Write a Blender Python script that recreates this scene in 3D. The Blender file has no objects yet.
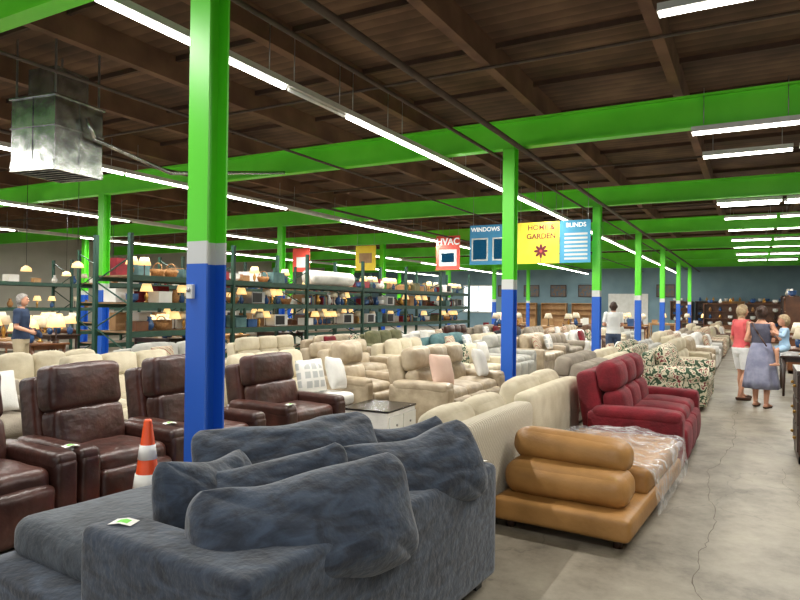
import bpy, math, random
from mathutils import Vector, Matrix, Euler, noise
random.seed(7)
R=math.radians
scene=bpy.context.scene
COL=scene.collection
# ------------------------------------------------------------ materials
def lin(c):
    o=[]
    for v in c[:3]:
        v=v/255.0
        o.append(v/12.92 if v<=0.04045 else ((v+0.055)/1.055)**2.4)
    return (o[0],o[1],o[2],1.0)
MATS={}
def base_mat(name):
    m=bpy.data.materials.new(name); m.use_nodes=True
    nt=m.node_tree; b=nt.nodes['Principled BSDF']
    MATS[name]=m
    return m,nt,b
def ramp(nt,stops,mode='LINEAR'):
    r=nt.nodes.new('ShaderNodeValToRGB'); cr=r.color_ramp; cr.interpolation=mode
    while len(cr.elements)>1: cr.elements.remove(cr.elements[-1])
    cr.elements[0].position=stops[0][0]; cr.elements[0].color=lin(stops[0][1])
    for p,c in stops[1:]:
        e=cr.elements.new(p); e.color=lin(c)
    return r
def mat(name,c1,c2=None,rough=.6,metal=0,ns=4,bs=60,bump=.15,sheen=0,coat=0,detail=4,emit=None,es=0,dist=0,spec=.5,lo=.35,hi=.65,stretch=None):
    m,nt,b=base_mat(name)
    c2=c2 or tuple(v*.88 for v in c1)
    tc=nt.nodes.new('ShaderNodeTexCoord'); src=tc.outputs['Object']
    if stretch:
        mp=nt.nodes.new('ShaderNodeMapping'); mp.inputs['Scale'].default_value=stretch; nt.links.new(src,mp.inputs['Vector']); src=mp.outputs['Vector']
    n=nt.nodes.new('ShaderNodeTexNoise'); n.inputs['Scale'].default_value=ns; n.inputs['Detail'].default_value=detail
    n.inputs['Distortion'].default_value=dist
    nt.links.new(src,n.inputs['Vector'])
    r=ramp(nt,[(lo,c1),(hi,c2)]); nt.links.new(n.outputs['Fac'],r.inputs['Fac'])
    nt.links.new(r.outputs['Color'],b.inputs['Base Color'])
    b.inputs['Roughness'].default_value=rough; b.inputs['Metallic'].default_value=metal
    b.inputs['Sheen Weight'].default_value=sheen; b.inputs['Coat Weight'].default_value=coat
    b.inputs['Specular IOR Level'].default_value=spec
    if bump>0:
        n2=nt.nodes.new('ShaderNodeTexNoise'); n2.inputs['Scale'].default_value=bs; n2.inputs['Detail'].default_value=3; o='Fac'
        nt.links.new(tc.outputs['Object'],n2.inputs['Vector'])
        bp=nt.nodes.new('ShaderNodeBump'); bp.inputs['Strength'].default_value=bump; bp.inputs['Distance'].default_value=.02
        nt.links.new(n2.outputs[o],bp.inputs['Height']); nt.links.new(bp.outputs['Normal'],b.inputs['Normal'])
    if emit:
        b.inputs['Emission Color'].default_value=lin(emit); b.inputs['Emission Strength'].default_value=es
    return m
def pattern(name,stops,scale=8,rough=.8,kind='noise',mode='CONSTANT',bump=.1):
    m,nt,b=base_mat(name)
    tc=nt.nodes.new('ShaderNodeTexCoord')
    if kind=='noise':
        n=nt.nodes.new('ShaderNodeTexNoise'); n.inputs['Detail'].default_value=2; o='Fac'
    elif kind=='wave':
        n=nt.nodes.new('ShaderNodeTexWave'); n.bands_direction='DIAGONAL'; n.inputs['Distortion'].default_value=1.5; o='Fac'
    elif kind=='checker':
        n=nt.nodes.new('ShaderNodeTexVoronoi'); n.distance='CHEBYCHEV'; n.inputs['Randomness'].default_value=0.15; o='Distance'
    n.inputs['Scale'].default_value=scale
    nt.links.new(tc.outputs['Object'],n.inputs['Vector'])
    r=ramp(nt,stops,mode); nt.links.new(n.outputs[o],r.inputs['Fac'])
    nt.links.new(r.outputs['Color'],b.inputs['Base Color']); b.inputs['Roughness'].default_value=rough
    bp=nt.nodes.new('ShaderNodeBump'); bp.inputs['Strength'].default_value=bump; bp.inputs['Distance'].default_value=.02
    nt.links.new(n.outputs[o],bp.inputs['Height']); nt.links.new(bp.outputs['Normal'],b.inputs['Normal'])
    return m
velvet=mat('blue_grey_velvet',(20,28,41),(60,74,93),rough=.85,ns=7,dist=1.0,detail=9,bs=22,bump=.45,sheen=.25,lo=.36,hi=.80,stretch=(1,1,2.4))
velvet2=mat('blue_grey_velvet_seat',(32,40,49),(70,79,88),rough=.85,ns=7,dist=.8,detail=8,bs=22,bump=.4,sheen=.25,lo=.34,hi=.75)
brownl=mat('brown_leather',(50,28,23),(80,46,38),rough=.38,ns=5,bs=11,bump=.5,dist=.4)
redf=mat('burgundy_fabric',(96,8,22),(128,16,32),rough=.85,ns=6,bs=40,bump=.3,sheen=.05)
tanl=mat('tan_leather',(140,100,50),(170,124,68),rough=.5,ns=3,bs=30,bump=.15)
beigel=mat('beige_leather',(150,134,110),(184,168,142),rough=.45,ns=5,bs=16,bump=.35)
cream=mat('cream_fabric',(190,178,152),(208,198,174),rough=.85,ns=5,bs=120,bump=.3)
taupe=mat('taupe_fabric',(134,124,110),(158,148,132),rough=.85,ns=5,bs=90,bump=.3)
greyf=mat('light_grey_fabric',(158,158,152),(184,182,174),rough=.85,ns=5,bs=90,bump=.3)
white=mat('white_fabric',(210,208,202),(228,226,220),rough=.8,ns=5,bs=60,bump=.2)
darkf=mat('charcoal_fabric',(40,42,48),(60,62,70),rough=.85,ns=5,bs=90,bump=.3)
tealf=mat('teal_fabric',(70,104,108),(96,130,132),rough=.85,ns=5,bs=90,bump=.3)
olivef=mat('olive_fabric',(96,96,66),(122,120,86),rough=.85,ns=5,bs=90,bump=.3)
brownf=mat('brown_fabric',(84,60,46),(110,82,62),rough=.8,ns=5,bs=60,bump=.3)
herring=pattern('woven_cream',[(0,(176,164,142)),(.5,(212,204,184)),(1,(198,188,168))],scale=16,kind='wave',mode='LINEAR',bump=.6)
floral=pattern('floral_fabric',[(0,(202,194,168)),(.38,(52,78,54)),(.47,(214,206,180)),(.54,(126,44,52)),(.58,(214,206,180)),(.63,(74,100,70)),(.72,(210,202,176))],scale=8)
stripe=pattern('stripe_fabric',[(0,(190,176,150)),(.5,(120,100,84)),(.6,(210,200,176)),(.9,(150,60,50))],scale=6,kind='wave')
lattice=pattern('lattice_fabric',[(0,(188,190,188)),(.36,(232,230,224))],scale=9,kind='checker')
wood=mat('brown_wood',(84,48,26),(120,74,42),rough=.4,ns=3,bs=30,bump=.08)
dwood=mat('dark_wood',(40,24,16),(62,38,26),rough=.4,ns=3,bs=30,bump=.08)
lwood=mat('light_wood',(166,124,78),(190,150,100),rough=.5,ns=3,bs=30,bump=.08)
blackp=mat('black_plastic',(20,20,22),(28,28,30),rough=.4,bump=0)
metal=mat('grey_metal',(150,150,150),(180,180,180),rough=.35,metal=.8,bump=.05)
galv=mat('galvanized_metal',(140,144,142),(196,198,194),rough=.26,metal=.9,ns=6,bs=5,bump=.35,detail=6)
pipem=mat('dark_pipe_paint',(64,50,42),(82,66,55),rough=.5,bump=.05)
greenb=mat('green_steel_paint',(98,220,40),(112,232,52),rough=.4,ns=1.5,bs=30,bump=.05)
rackg=mat('dark_green_rack_paint',(18,56,46),(26,72,56),rough=.45,bump=.05)
rackdeck=mat('rack_deck_board',(120,96,68),(146,118,86),rough=.7,bump=.1)
rackbeam=mat('rack_beam_paint',(30,64,54),(42,80,64),rough=.45,bump=.05)
cardb=mat('cardboard',(150,114,76),(170,134,92),rough=.8,bump=.1)
tape=mat('paper_white',(232,230,222),(240,238,232),rough=.6,bump=0)
shade=mat('lamp_shade_fabric',(236,208,156),(246,222,176),rough=.7,bump=0,emit=(255,206,130),es=1.1)
shadeoff=mat('cream_lamp_shade',(220,206,176),(232,220,194),rough=.7,bump=0)
ceram=mat('white_ceramic',(216,216,210),(228,228,224),rough=.2,bump=0)
ceramb=mat('blue_ceramic',(40,74,120),(60,96,146),rough=.2,bump=0)
brass=mat('brass',(170,126,60),(190,150,80),rough=.3,metal=.8,bump=0)
orange=mat('orange_cone_plastic',(232,74,20),(244,92,36),rough=.45,bump=.05)
wicker=mat('wicker',(150,104,60),(186,140,90),rough=.8,ns=40,bs=90,bump=.5)
tube=mat('fluorescent_tube',(255,255,255),(255,255,255),bump=0,emit=(255,252,240),es=14)
fixw=mat('white_fixture_enamel',(200,200,196),(212,212,206),rough=.4,bump=0)
skin=mat('skin',(196,140,112),(210,156,128),rough=.5,ns=8,bump=.03)
hairb=mat('dark_brown_hair',(44,28,20),(70,46,34),rough=.6,ns=30,bs=90,bump=.4)
haird=mat('grey_blond_hair',(140,118,88),(176,154,120),rough=.6,ns=30,bs=90,bump=.4)
hairg=mat('grey_hair',(120,114,108),(160,154,148),rough=.6,ns=30,bs=90,bump=.4)
pinkc=mat('coral_cloth',(206,84,88),(222,104,104),rough=.85,bump=.1)
dressc=mat('lavender_grey_cloth',(122,124,148),(148,150,172),rough=.85,ns=8,bump=.2)
topc=mat('slate_cloth',(72,72,88),(92,92,108),rough=.85,ns=8,bump=.2)
whitec=mat('white_cloth',(216,216,214),(232,232,230),rough=.85,bump=.1)
khaki=mat('khaki_cloth',(176,160,130),(190,176,148),rough=.85,bump=.1)
navyc=mat('navy_cloth',(34,48,74),(44,60,88),rough=.85,bump=.1)
denim=mat('denim_cloth',(52,66,92),(70,86,112),rough=.85,bump=.1)
babyc=mat('pale_blue_cloth',(150,184,214),(176,204,226),rough=.85,bump=.1)
sandal=mat('sandal_leather',(70,44,30),(84,54,38),rough=.6,bump=0)
eyem=mat('eye',(30,24,20),(34,26,22),rough=.2,bump=0)
taggreen=mat('green_price_tag',(110,214,60),(120,224,70),rough=.6,bump=0)
tagred=mat('red_price_tag',(206,40,40),(216,50,50),rough=.6,bump=0)
glassm=mat('dark_table_glass',(24,22,20),(32,30,28),rough=.25,bump=0)
# plastic film
m,nt,b=base_mat('clear_plastic_film')
b.inputs['Base Color'].default_value=(.82,.82,.82,1); b.inputs['Roughness'].default_value=.07
tc=nt.nodes.new('ShaderNodeTexCoord'); n=nt.nodes.new('ShaderNodeTexNoise'); n.inputs['Scale'].default_value=4; n.inputs['Detail'].default_value=4; n.inputs['Distortion'].default_value=2.5
nt.links.new(tc.outputs['Object'],n.inputs['Vector'])
r=nt.nodes.new('ShaderNodeMapRange'); r.inputs[1].default_value=.42; r.inputs[2].default_value=.74; r.inputs[3].default_value=.2; r.inputs[4].default_value=.72
nt.links.new(n.outputs['Fac'],r.inputs[0]); nt.links.new(r.outputs[0],b.inputs['Alpha'])
bp=nt.nodes.new('ShaderNodeBump'); bp.inputs['Strength'].default_value=.8; bp.inputs['Distance'].default_value=.04
nt.links.new(n.outputs['Fac'],bp.inputs['Height']); nt.links.new(bp.outputs['Normal'],b.inputs['Normal'])
plastic=m
# column paint by height
m,nt,b=base_mat('column_paint')
tc=nt.nodes.new('ShaderNodeTexCoord'); sp=nt.nodes.new('ShaderNodeSeparateXYZ'); nt.links.new(tc.outputs['Object'],sp.inputs[0])
dv=nt.nodes.new('ShaderNodeMath'); dv.operation='DIVIDE'; dv.inputs[1].default_value=5; nt.links.new(sp.outputs['Z'],dv.inputs[0])
r=ramp(nt,[(0,(28,92,196)),(.374,(206,208,206)),(.406,(92,214,40))],'CONSTANT'); nt.links.new(dv.outputs[0],r.inputs['Fac'])
nt.links.new(r.outputs['Color'],b.inputs['Base Color']); b.inputs['Roughness'].default_value=.4
colpaint=m
# concrete
m,nt,b=base_mat('polished_concrete')
tc=nt.nodes.new('ShaderNodeTexCoord')
n=nt.nodes.new('ShaderNodeTexNoise'); n.inputs['Scale'].default_value=1.5; n.inputs['Detail'].default_value=11; n.inputs['Roughness'].default_value=.75
nt.links.new(tc.outputs['Object'],n.inputs['Vector'])
r=ramp(nt,[(.32,(92,85,73)),(.5,(134,126,111)),(.68,(156,148,131))]); nt.links.new(n.outputs['Fac'],r.inputs['Fac'])
n3=nt.nodes.new('ShaderNodeTexNoise'); n3.inputs['Scale'].default_value=3; n3.inputs['Detail'].default_value=5
nt.links.new(tc.outputs['Object'],n3.inputs['Vector'])
mx=nt.nodes.new('ShaderNodeVectorMath'); mx.operation='SCALE'; mx.inputs['Scale'].default_value=.5; nt.links.new(n3.outputs['Color'],mx.inputs[0])
ad=nt.nodes.new('ShaderNodeVectorMath'); ad.operation='ADD'; nt.links.new(tc.outputs['Object'],ad.inputs[0]); nt.links.new(mx.outputs[0],ad.inputs[1])
v=nt.nodes.new('ShaderNodeTexVoronoi'); v.feature='DISTANCE_TO_EDGE'; v.inputs['Scale'].default_value=.33; nt.links.new(ad.outputs[0],v.inputs['Vector'])
r2=nt.nodes.new('ShaderNodeMapRange'); r2.inputs[1].default_value=0; r2.inputs[2].default_value=.0035; r2.inputs[3].default_value=.7; r2.inputs[4].default_value=1
nt.links.new(v.outputs['Distance'],r2.inputs[0])
mul=nt.nodes.new('ShaderNodeVectorMath'); mul.operation='SCALE'; nt.links.new(r.outputs['Color'],mul.inputs[0]); nt.links.new(r2.outputs[0],mul.inputs['Scale'])
nt.links.new(mul.outputs[0],b.inputs['Base Color']); b.inputs['Roughness'].default_value=.5
concrete=m
crackm=mat('crack_dark_tone',(84,76,64),(100,92,80),rough=.9,bump=0)  # dark grey-brown colour of the crack strips
# ceiling planks
m,nt,b=base_mat('dark_ceiling_boards')
tc=nt.nodes.new('ShaderNodeTexCoord')
w=nt.nodes.new('ShaderNodeTexWave'); w.bands_direction='Y'; w.inputs['Scale'].default_value=1.6; w.inputs['Distortion'].default_value=.3; w.wave_profile='SAW'
nt.links.new(tc.outputs['Object'],w.inputs['Vector'])
n=nt.nodes.new('ShaderNodeTexNoise'); n.inputs['Scale'].default_value=1.2; n.inputs['Detail'].default_value=8; nt.links.new(tc.outputs['Object'],n.inputs['Vector'])
mm=nt.nodes.new('ShaderNodeMath'); mm.operation='MULTIPLY_ADD'; nt.links.new(w.outputs['Fac'],mm.inputs[0]); mm.inputs[1].default_value=.18; nt.links.new(n.outputs['Fac'],mm.inputs[2])
r=ramp(nt,[(.35,(60,43,33)),(.6,(92,68,52)),(.8,(118,91,70))]); nt.links.new(mm.outputs[0],r.inputs['Fac']); nt.links.new(r.outputs['Color'],b.inputs['Base Color'])
b.inputs['Roughness'].default_value=.9
ceilm=m
glul=mat('brown_glulam',(94,66,49),(120,88,66),rough=.8,ns=2,bs=20,bump=.1)
joistm=mat('dark_joist_timber',(68,49,38),(84,62,48),rough=.85,ns=2,bs=20,bump=.1)
wallblue=mat('blue_grey_wall_paint',(112,140,152),(124,152,164),rough=.8,ns=1,bump=0)
wallcream=mat('cream_wall_paint',(168,164,150),(180,176,162),rough=.8,ns=1,bump=0)
# ------------------------------------------------------------ geometry
def J(*p):
    V=[];F=[]
    for v,f in p:
        o=len(V); V+=v; F+=[tuple(i+o for i in q) for q in f]
    return V,F
def T(vf,loc=(0,0,0),rot=(0,0,0),s=(1,1,1)):
    M=Matrix.Translation(loc)@Euler(rot).to_matrix().to_4x4()@Matrix.Diagonal((s[0],s[1],s[2],1))
    return [tuple(M@Vector(v)) for v in vf[0]],vf[1]
def cubegrid(ts):
    idx={};P=[];F=[]
    def gi(i,j,k):
        key=(i,j,k)
        if key not in idx: idx[key]=len(P); P.append((ts[0][i],ts[1][j],ts[2][k]))
        return idx[key]
    n=[len(t)-1 for t in ts]
    for ax in range(3):
        a,b_=(ax+1)%3,(ax+2)%3
        for side in (0,n[ax]):
            for i in range(n[a]):
                for j in range(n[b_]):
                    q=[]
                    for di,dj in ((0,0),(1,0),(1,1),(0,1)):
                        c=[0,0,0]; c[ax]=side; c[a]=i+di; c[b_]=j+dj; q.append(gi(*c))
                    if side==0: q.reverse()
                    F.append(tuple(q))
    return P,F
def soft(sx,sy,sz,r=.05,puff=(0,0,0),n=8,nz=0,nf=5,seed=0):
    h=(sx/2,sy/2,sz/2); r=min(r,h[0]*.98,h[1]*.98,h[2]*.98)
    t=[math.sin((2*i/n-1)*math.pi/2) for i in range(n+1)]
    P,F=cubegrid([t,t,t]); V=[]
    for a,b_,c in P:
        p=[a*h[0],b_*h[1],c*h[2]]
        q=[max(-(h[i]-r),min(h[i]-r,p[i])) for i in range(3)]
        v=Vector([p[i]-q[i] for i in range(3)])
        if v.length>1e-6: v=v.normalized()*r
        p=Vector(q)+v
        p.x+=puff[0]*a*(1-b_*b_)*(1-c*c); p.y+=puff[1]*b_*(1-a*a)*(1-c*c); p.z+=puff[2]*c*(1-a*a)*(1-b_*b_)
        if nz: p+=noise.noise_vector(p*nf+Vector((seed*3.1,seed,7)))*nz
        V.append(tuple(p))
    return V,F
def rb(sx,sy,sz,r=.008,loc=(0,0,0)):
    h=(sx/2,sy/2,sz/2); r=min(r,min(h)*.5)
    ts=[[-1,-(1-r/x),(1-r/x),1] for x in h]
    P,F=cubegrid(ts); V=[]
    for a in P:
        p=[a[i]*h[i] for i in range(3)]
        q=[max(-(h[i]-r),min(h[i]-r,p[i])) for i in range(3)]
        v=Vector([p[i]-q[i] for i in range(3)])
        if v.length>1e-6: v=v.normalized()*r
        V.append(tuple(Vector(q)+v+Vector(loc)))
    return V,F
def box(sx,sy,sz,loc=(0,0,0)):
    P,F=cubegrid([[-1,1]]*3)
    return [(p[0]*sx/2+loc[0],p[1]*sy/2+loc[1],p[2]*sz/2+loc[2]) for p in P],F
def pillow(w,h,t,n=14,nz=.012,seed=0,rd=.0,sag=0):
    s=[math.sin((2*i/n-1)*math.pi/2) for i in range(n+1)]
    P,F=cubegrid([s,[-1,-.5,0,.5,1],s]); V=[]
    for a,b_,c in P:
        if sag:
            k=((1-abs(a)**2.6)*(1-abs(c)**2.6))**.5
            q=(abs(a)**5+abs(c)**5)**.2; mxx=max(abs(a),abs(c))
            f=(mxx/q) if q>1e-6 else 1
            x=a*f*w/2; z=c*f*h/2
            edge=.14
        else:
            k=((1-abs(a)**3)*(1-abs(c)**3))**.5
            x=a*w/2*(1-.05*(1-c*c)-rd*c**4); z=c*h/2*(1-.05*(1-a*a)-rd*a**4); edge=.10
        yy=math.copysign(abs(b_)**.5,b_) if b_ else 0
        y=yy*t/2*(edge+(1-edge)*k)*(1-.3*sag*c)
        z-=sag*.03*(1-a*a)*(c+1)
        p=Vector((x,y,z))
        if nz:
            p+=noise.noise_vector(p*3.5+Vector((seed*5.3,seed,1)))*nz*2
            cr=abs(noise.noise(Vector((p.x*4+seed,p.z*9,seed*2.7))))
            if sag: cr=min(cr*2.2,.5)
            p.y+=yy*(cr-.25)*nz*(2.4 if sag else 1.6)*k
        V.append(tuple(p))
    return V,F
def lathe(prof,seg=16):
    V=[];F=[]
    for r_,z in prof:
        for i in range(seg):
            a=2*math.pi*i/seg; V.append((r_*math.cos(a),r_*math.sin(a),z))
    for k in range(len(prof)-1):
        for i in range(seg):
            j=(i+1)%seg; F.append((k*seg+i,k*seg+j,(k+1)*seg+j,(k+1)*seg+i))
    F.append(tuple(range(seg-1,-1,-1))); F.append(tuple((len(prof)-1)*seg+i for i in range(seg)))
    return V,F
def rod(p1,p2,r1,r2=None,seg=10,cap=False):
    r2=r1 if r2 is None else r2
    p1=Vector(p1);p2=Vector(p2); L=(p2-p1).length
    if cap:
        pr=[]
        for k in range(1,5):
            a=math.pi/2*k/4; pr.append((r1*math.sin(a)+1e-4,-r1*math.cos(a)))
        for k in range(0,4):
            a=math.pi/2*k/4; pr.append((r2*math.cos(a)+1e-4,L+r2*math.sin(a)))
    else: pr=[(r1,0),(r2,L)]
    v,f=lathe(pr,seg)
    q=(p2-p1).to_track_quat('Z','Y').to_matrix()
    return [tuple(q@Vector(x)+p1) for x in v],f
def rings(secs,seg=20,fold=0,nf=9):
    V=[];F=[]
    for s in secs:
        cx,cy,cz,rx,ry=s
        for i in range(seg):
            a=2*math.pi*i/seg; k=1+fold*math.sin(nf*a)*max(0,(secs[0][2]-cz))
            V.append((cx+rx*k*math.cos(a),cy+ry*k*math.sin(a),cz))
    n=len(secs)
    for k in range(n-1):
        for i in range(seg):
            j=(i+1)%seg; F.append((k*seg+i,k*seg+j,(k+1)*seg+j,(k+1)*seg+i))
    F.append(tuple(range(seg-1,-1,-1))); F.append(tuple((n-1)*seg+i for i in range(seg)))
    return V,F
def ell(c,r,n=8):
    v,f=soft(2,2,2,.98,n=n)
    V=[]
    for x in v:
        u=Vector(x).normalized(); V.append((c[0]+u.x*r[0],c[1]+u.y*r[1],c[2]+u.z*r[2]))
    return V,f
CACHE={}
import bmesh
def mesh(key,fn,material,smooth=True):
    k=(key,material.name,smooth)
    if k in CACHE: return CACHE[k]
    vf=fn() if callable(fn) else fn
    me=bpy.data.meshes.new(str(key if isinstance(key,str) else key[0]))
    me.from_pydata(vf[0],[],vf[1]); me.update()
    bm=bmesh.new(); bm.from_mesh(me); bmesh.ops.recalc_face_normals(bm,faces=bm.faces); bm.to_mesh(me); bm.free()
    me.materials.append(material)
    me.polygons.foreach_set('use_smooth',[smooth]*len(me.polygons)); me.update()
    CACHE[k]=me
    return me
def ob(name,me,loc=(0,0,0),rot=(0,0,0),parent=None,label=None,cat=None,group=None,kind=None):
    o=bpy.data.objects.new(name,me); COL.objects.link(o)
    o.location=loc; o.rotation_euler=rot
    if parent: o.parent=parent
    if label: o['label']=label
    if cat: o['category']=cat
    if group: o['group']=group
    if kind: o['kind']=kind
    return o
def root(name,loc,rot,label,cat,group=None):
    o=ob(name,None,loc,(0,0,rot),label=label,cat=cat,group=group); o.empty_display_size=.1
    return o
UID=[0]
def uid():
    UID[0]+=1; return UID[0]
def part(rt,name,fn,material,loc=(0,0,0),rot=(0,0,0),key=None,smooth=True,label=None):
    return ob(name,mesh(key or (name,uid()),fn,material,smooth),loc,rot,parent=rt,label=label)
# ------------------------------------------------------------ room shell
XL,XR,Y0,Y1,ZC=-30.0,5.5,-6.0,46.0,5.0
def struct(name,fn,material,label,loc=(0,0,0)):
    return ob(name,mesh((name,uid()),fn,material,False),loc,label=label,cat='room',kind='structure')
fl=struct('floor',box(XR-XL,Y1-Y0,.1),concrete,'worn polished grey concrete floor with fine cracks',((XL+XR)/2,(Y0+Y1)/2,-.05))
struct('ceiling',box(XR-XL,Y1-Y0,.1),ceilm,'dark brown board roof deck of the warehouse',((XL+XR)/2,(Y0+Y1)/2,ZC+.05))
struct('wall_back',box(XR-XL,.2,ZC),wallblue,'blue-grey painted far warehouse wall',((XL+XR)/2,Y1+.1,ZC/2))
struct('wall_left',box(.2,Y1-Y0,ZC),wallcream,'cream painted warehouse side wall',(XL-.1,(Y0+Y1)/2,ZC/2))
struct('wall_right',box(.2,Y1-Y0,ZC),wallcream,'cream painted warehouse side wall',(XR+.1,(Y0+Y1)/2,ZC/2))
def crack(pts,w,seed):
    V=[];F=[]; P=[]
    for i in range(len(pts)-1):
        a,b_=Vector(pts[i]),Vector(pts[i+1]); n_=max(2,int((b_-a).length/.06))
        for k in range(n_):
            p=a.lerp(b_,k/n_); P.append(p)
    for i,p in enumerate(P):
        dx=noise.noise(Vector((i*.13,seed,0)))*.10+noise.noise(Vector((i*.9,seed,5)))*.02
        ww=w*(.5+abs(noise.noise(Vector((i*.7,seed,9))))*1.6)
        V+= [(p.x+dx-ww,p.y,0.0008),(p.x+dx+ww,p.y,0.0008)]
    for i in range(len(P)-1): F.append((2*i,2*i+1,2*i+3,2*i+2))
    return V,F
cr=ob('floor_crack',mesh('crack',lambda:J(crack([(-.1,2.6,0),(-.31,4.24,0),(-.25,5.4,0),(-.38,6.7,0),(-.2,9,0),(-.3,12,0)],.0028,1),crack([(.7,4.4,0),(.35,5.6,0),(.25,7.6,0)],.0015,3)),crackm,False),(0,0,0),parent=fl,label='long irregular crack in concrete')
cr.location=(-(XL+XR)/2,-(Y0+Y1)/2,.05)
# columns
def hsec(h):
    return J(box(.19,.016,h,(0,-.087,h/2)),box(.19,.016,h,(0,.087,h/2)),box(.012,.16,h,(0,0,h/2)),
             box(.28,.28,.02,(0,0,.01)))
colme=mesh('steel_column',lambda:hsec(4.1),colpaint,False)
for X in (-3.4,-13.3,-23.2):
    for k in range(0,7):
        y=3.3+6.4*k
        if X<-4 and k==0: continue
        ob('steel_column',colme,(X,y,0),label='painted steel column, green above white band, blue below',cat='column',group='painted steel columns')
rt=root('thermostat',(-3.44,3.205,1.68),0,'small white control box fixed to the painted column','control box')
part(rt,'housing',rb(.06,.03,.10,.005,(0,-.012,0)),ceram,smooth=False)
part(rt,'dial',T(lathe([(.016,0),(.014,.012)],12),(0,-.028,.01),(R(90),0,0)),metal)
def ibeam(L):
    return J(box(L,.17,.03,(0,0,.015)),box(L,.17,.03,(0,0,.435)),box(L,.02,.40,(0,0,.225)))
bme=mesh('steel_beam',lambda:ibeam(XR-XL-.02),greenb,False)
for k in range(-1,7):
    ob('steel_beam',bme,((XL+XR)/2,3.3+6.4*k,4.1),label='bright green painted steel roof beam',cat='beam',group='green steel roof beams')
gme=mesh('wood_beam',lambda:box(.13,Y1-Y0-.02,.34),glul,False)
x=1.05
while x>XL:
    ob('wood_beam',gme,(x,(Y0+Y1)/2,4.83),label='long brown laminated timber roof beam',cat='beam',group='timber roof beams'); x-=2.03
jme=mesh('ceiling_joist',lambda:box(XR-XL-.02,.05,.07),joistm,False)
y=Y0+1
while y<Y1:
    ob('ceiling_joist',jme,((XL+XR)/2,y,4.965),label='thin brown timber ceiling joist',cat='joist',group='timber ceiling joists'); y+=1.6
for (X,r_) in ((-3.18,.04),(-3.72,.025),(-9.6,.03),(-6.6,.02)):
    ob('sprinkler_pipe',mesh(('pipe',uid()),rod((0,Y0+.1,0),(0,Y1-.05,0),r_),pipem),(X,0,4.1-r_),label='dark painted pipe running under the roof beams',cat='pipe',group='ceiling pipes')
for (Y,z,r_) in ((7.6,4.63,.02),(14,4.63,.02),(20.5,4.63,.02)):
    ob('sprinkler_pipe',mesh(('pipe',uid()),rod((XL+.1,0,0),(XR-.1,0,0),r_),pipem),(0,Y,z),label='thin dark cross pipe under the roof boards',cat='pipe',group='ceiling pipes')
# fluorescent fixtures
fh=mesh('housing',lambda:J(box(.09,2.36,.06,(0,0,.05)),box(.12,2.36,.012,(0,0,.012))),fixw,False)
ft=mesh('tube',lambda:rod((0,-1.15,-.012),(0,1.15,-.012),.024),tube)
ftoff=mesh('tube_unlit',lambda:rod((0,-1.10,-.012),(0,1.10,-.012),.022),ceram)
fr=mesh('hanging_rod',lambda:rod((0,0,.08),(0,0,.60),.006,seg=6),metal)
def fixture(x,y,z,rot=0,s=1,on=True):
    rt=root('fluorescent_light',(x,y,z),rot,('white fluorescent strip light hung under the roof' if on else 'unlit white fluorescent strip light hung under the roof'),'light','fluorescent strip lights')
    for nm,me in (('housing',fh),('tube',ft if on else ftoff)):
        o=ob(nm,me,(0,0,0),parent=rt); o.scale=(1,s,1)
    for yy in (-.9*s,.9*s): ob('hanging_rod',fr,(0,yy,0),parent=rt)
for X in (-4.55,-10.3,-16.2,-22):
    y=2.0;i=0
    while y<45:
        if X==-4.55 and i==2:
            fixture(X,y-.60,4.0,s=.5,on=False); fixture(X,y+.60,4.0,s=.5,on=True)
        else: fixture(X,y,4.0,on=not(i%7==5 and X<-5))
        y+=2.37;i+=1
for y,z in ((6.1,4.24),(9.62,4.02),(11.8,4.15),(16.3,4.02),(17.9,4.2),(20.5,4.2),(23.5,4.2),(27,4.2),(30,4.2),(34,4.2),(38,4.2)):
    fixture(-.13,y,z,R(90),s=.55)
    fixture(1.25,y,z,R(90),s=.55)
def area(x,y,z,sx,sy,e,rot=(0,0,0),c=(1,.97,.91)):
    l=bpy.data.lights.new('strip_light','AREA'); l.shape='RECTANGLE'; l.size=sx; l.size_y=sy; l.energy=e; l.color=c
    o=bpy.data.objects.new('strip_light',l); COL.objects.link(o); o.location=(x,y,z); o.rotation_euler=rot
for X in (-4.55,-10.3,-16.2,-22):
    y=4.5
    while y<45: area(X,y,3.95,.06,6.5,275); y+=7
for y in (0,6,11,17,23,30,37): area(.8,y,3.97,2.8,.08,155)
w=bpy.data.worlds.new('world'); scene.world=w; w.use_nodes=True
w.node_tree.nodes['Background'].inputs[0].default_value=(.92,.96,1,1); w.node_tree.nodes['Background'].inputs[1].default_value=1.3
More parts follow.
